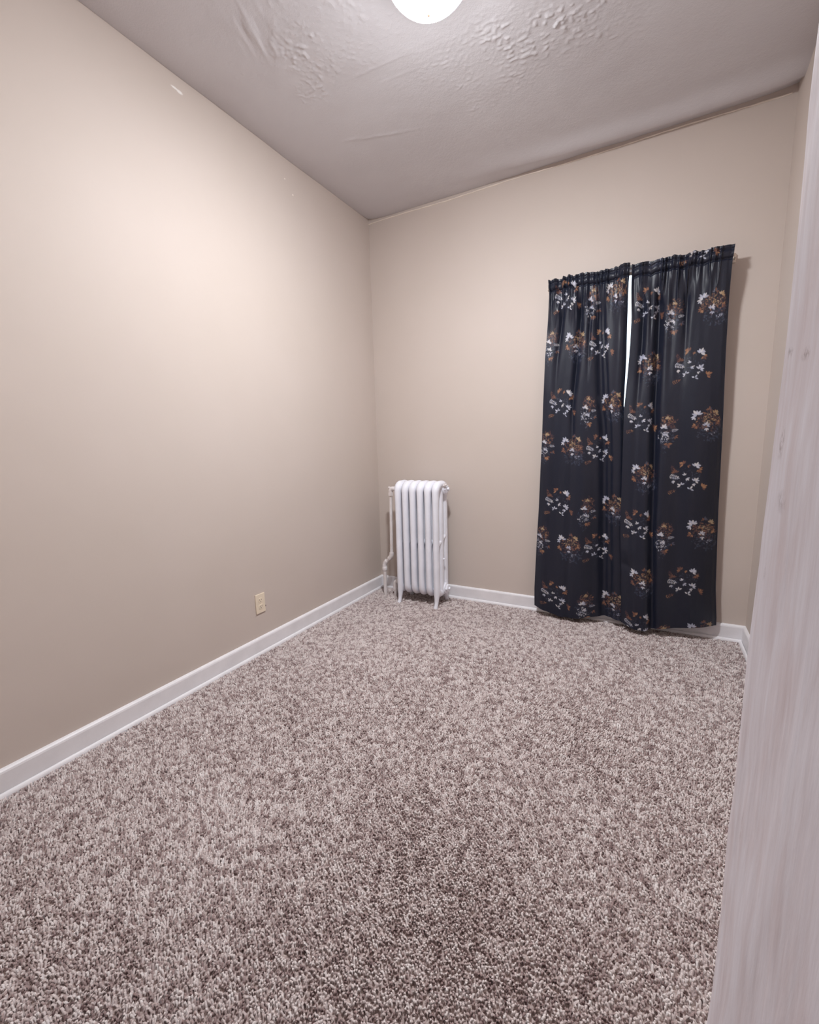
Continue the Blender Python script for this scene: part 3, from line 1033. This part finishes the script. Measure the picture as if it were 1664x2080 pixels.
    def sprig(x, z):
        cloud(x, z, 0.062, 0.056, 60, DK, 0.011, (0.2, 0.5))
        pinnate(x - 0.064, z + 0.016, 0.042, -0.35, WH, 5)
        fan(x - 0.048, z - 0.008, 0.016, -1.5, WH, 3, 1.2)
        fan(x - 0.040, z + 0.030, 0.020, 1.7, [BR[1], BR[3]], 5)
        pinnate(x - 0.046, z + 0.034, 0.034, 1.9, [BR[1], RD[0]], 4)
        fan(x - 0.004, z + 0.068, 0.022, 2.4, BR, 5)
        fan(x + 0.012, z + 0.064, 0.014, -0.3, BR, 3, 1.2)
        fan(x + 0.048, z + 0.056, 0.026, 0.9, WH, 6, 2.8)
        fan(x + 0.062, z + 0.040, 0.020, -0.9, BR, 5)
        fan(x + 0.004, z + 0.010, 0.014, 2.0, WH, 3, 1.6)
        fan(x + 0.010, z - 0.002, 0.016, -0.8, WH, 3, 1.6)
        fan(x + 0.048, z - 0.020, 0.022, 0.8, WH, 5, 3.2)
        fan(x + 0.042, z - 0.030, 0.014, -1.4, WH, 3, 1.4)
        fan(x - 0.012, z - 0.040, 0.018, 2.0, WH, 4, 3.0)
        fan(x + 0.028, z - 0.062, 0.018, 1.0, WH, 3, 2.8)
        pinnate(x - 0.070, z - 0.074, 0.034, 0.35, BR, 4)
        fan(x + 0.080, z - 0.054, 0.024, 0.4, BR, 5)
        cloud(x + 0.050, z + 0.010, 0.020, 0.030, 12, DK, 0.010, (0.3, 0.6))

    fn = dict(b=bouquet, n=narrow, s=sprig)
    for kind, u_, z_ in motifs:
        org[0], org[1] = u_, z_
        fn[kind](u_, z_)
    return img, res


def make_curtain(which, label, motif_world, seed):
    X, Yc, Z, u, s = curtain_geometry(which)
    E0, E1_ = (LLx, LRx) if which == 'L' else (RLx, RRx)
    motifs = []
    for kind, wx, wz in motif_world:
        a, b = np.interp(wz, E0[:, 0], E0[:, 1]), np.interp(wz, E1_[:, 0], E1_[:, 1])
        uu = float(np.interp((wx - a) / (b - a), s, u))
        for k in range(-1, 5):
            zk = wz - 0.632 * k
            if -0.1 < zk < 2.32: motifs.append((kind, uu + 0.03, zk))
    img, res = paint_print(u[-1] + 0.06, motifs, seed)
    ui = np.clip(((u + 0.03) / res), 0, img.shape[1] - 1.01)
    t = np.linspace(0, 1, X.shape[0])
    zi = np.clip((ZTOP - t * (ZTOP - 0.06)) / res, 0, img.shape[0] - 1.01)
    i0, j0 = ui.astype(int), zi.astype(int)
    fu, fv = (ui - i0)[None, :, None], (zi - j0)[:, None, None]
    g = lambda j, i: img[np.ix_(j, i)]
    c = (g(j0, i0) * (1 - fu) + g(j0, i0 + 1) * fu) * (1 - fv) + (g(j0 + 1, i0) * (1 - fu) + g(j0 + 1, i0 + 1) * fu) * fv
    cc_ = np.ones(X.shape + (4,), np.float32)
    cc_[..., :3] = c
    o = grid_mesh('curtain', X, Yc, Z, M_CURT, None, cc_.reshape(-1, 4), 'print', flip=False)
    tag(o, label, 'curtain', 'dark leaf-print curtain panels')
    return o


make_curtain('L', 'dark leaf-print curtain panel nearer the radiator', [
    ('n', 1.404, 1.834), ('b', 1.552, 1.824), ('s', 1.470, 1.455), ('n', 1.637, 1.415), ('b', 1.767, 1.440), ('s', 1.689, 1.790)], 21)
make_curtain('R', 'dark leaf-print curtain panel nearer the white door frame', [
    ('b', 2.246, 1.931), ('n', 2.071, 1.903), ('s', 2.160, 1.608), ('s', 1.937, 1.973), ('b', 1.967, 1.651)], 22)

rod = empty('curtain_rod', (1.85, -0.09, 2.164))
tag(rod, 'pale metal curtain rod with returns holding the two panels', 'curtain rod')
bm = bmesh.new()
ra, rb_ = 1.372, 2.338
yr_, zr_ = -0.074, 2.165
pts = [(ra, -0.002, zr_), (ra, yr_ + 0.02, zr_)] + \
      [tuple(p) for p in arc((ra + 0.02, yr_ + 0.02, zr_), 0.02, PI, 1.5 * PI, 6, ((1, 0, 0), (0, 1, 0)))][1:] + \
      [tuple(p) for p in arc((rb_ - 0.02, yr_ + 0.02, zr_), 0.02, 1.5 * PI, 2 * PI, 6, ((1, 0, 0), (0, 1, 0)))] + \
      [(rb_, -0.002, zr_)]
add_tube(bm, pts, [(0.009, 0.004)] * len(pts), 10, side=(0, 0, 1))
adopt(obj('rod_bar', bm, M_ROD, None, smooth=True), rod)
for xx in (ra, rb_):
    adopt(box_obj('bracket', (xx - 0.008, xx + 0.008, -0.012, 0.0, zr_ - 0.022, zr_ + 0.022), M_ROD, bevel=0.002), rod)
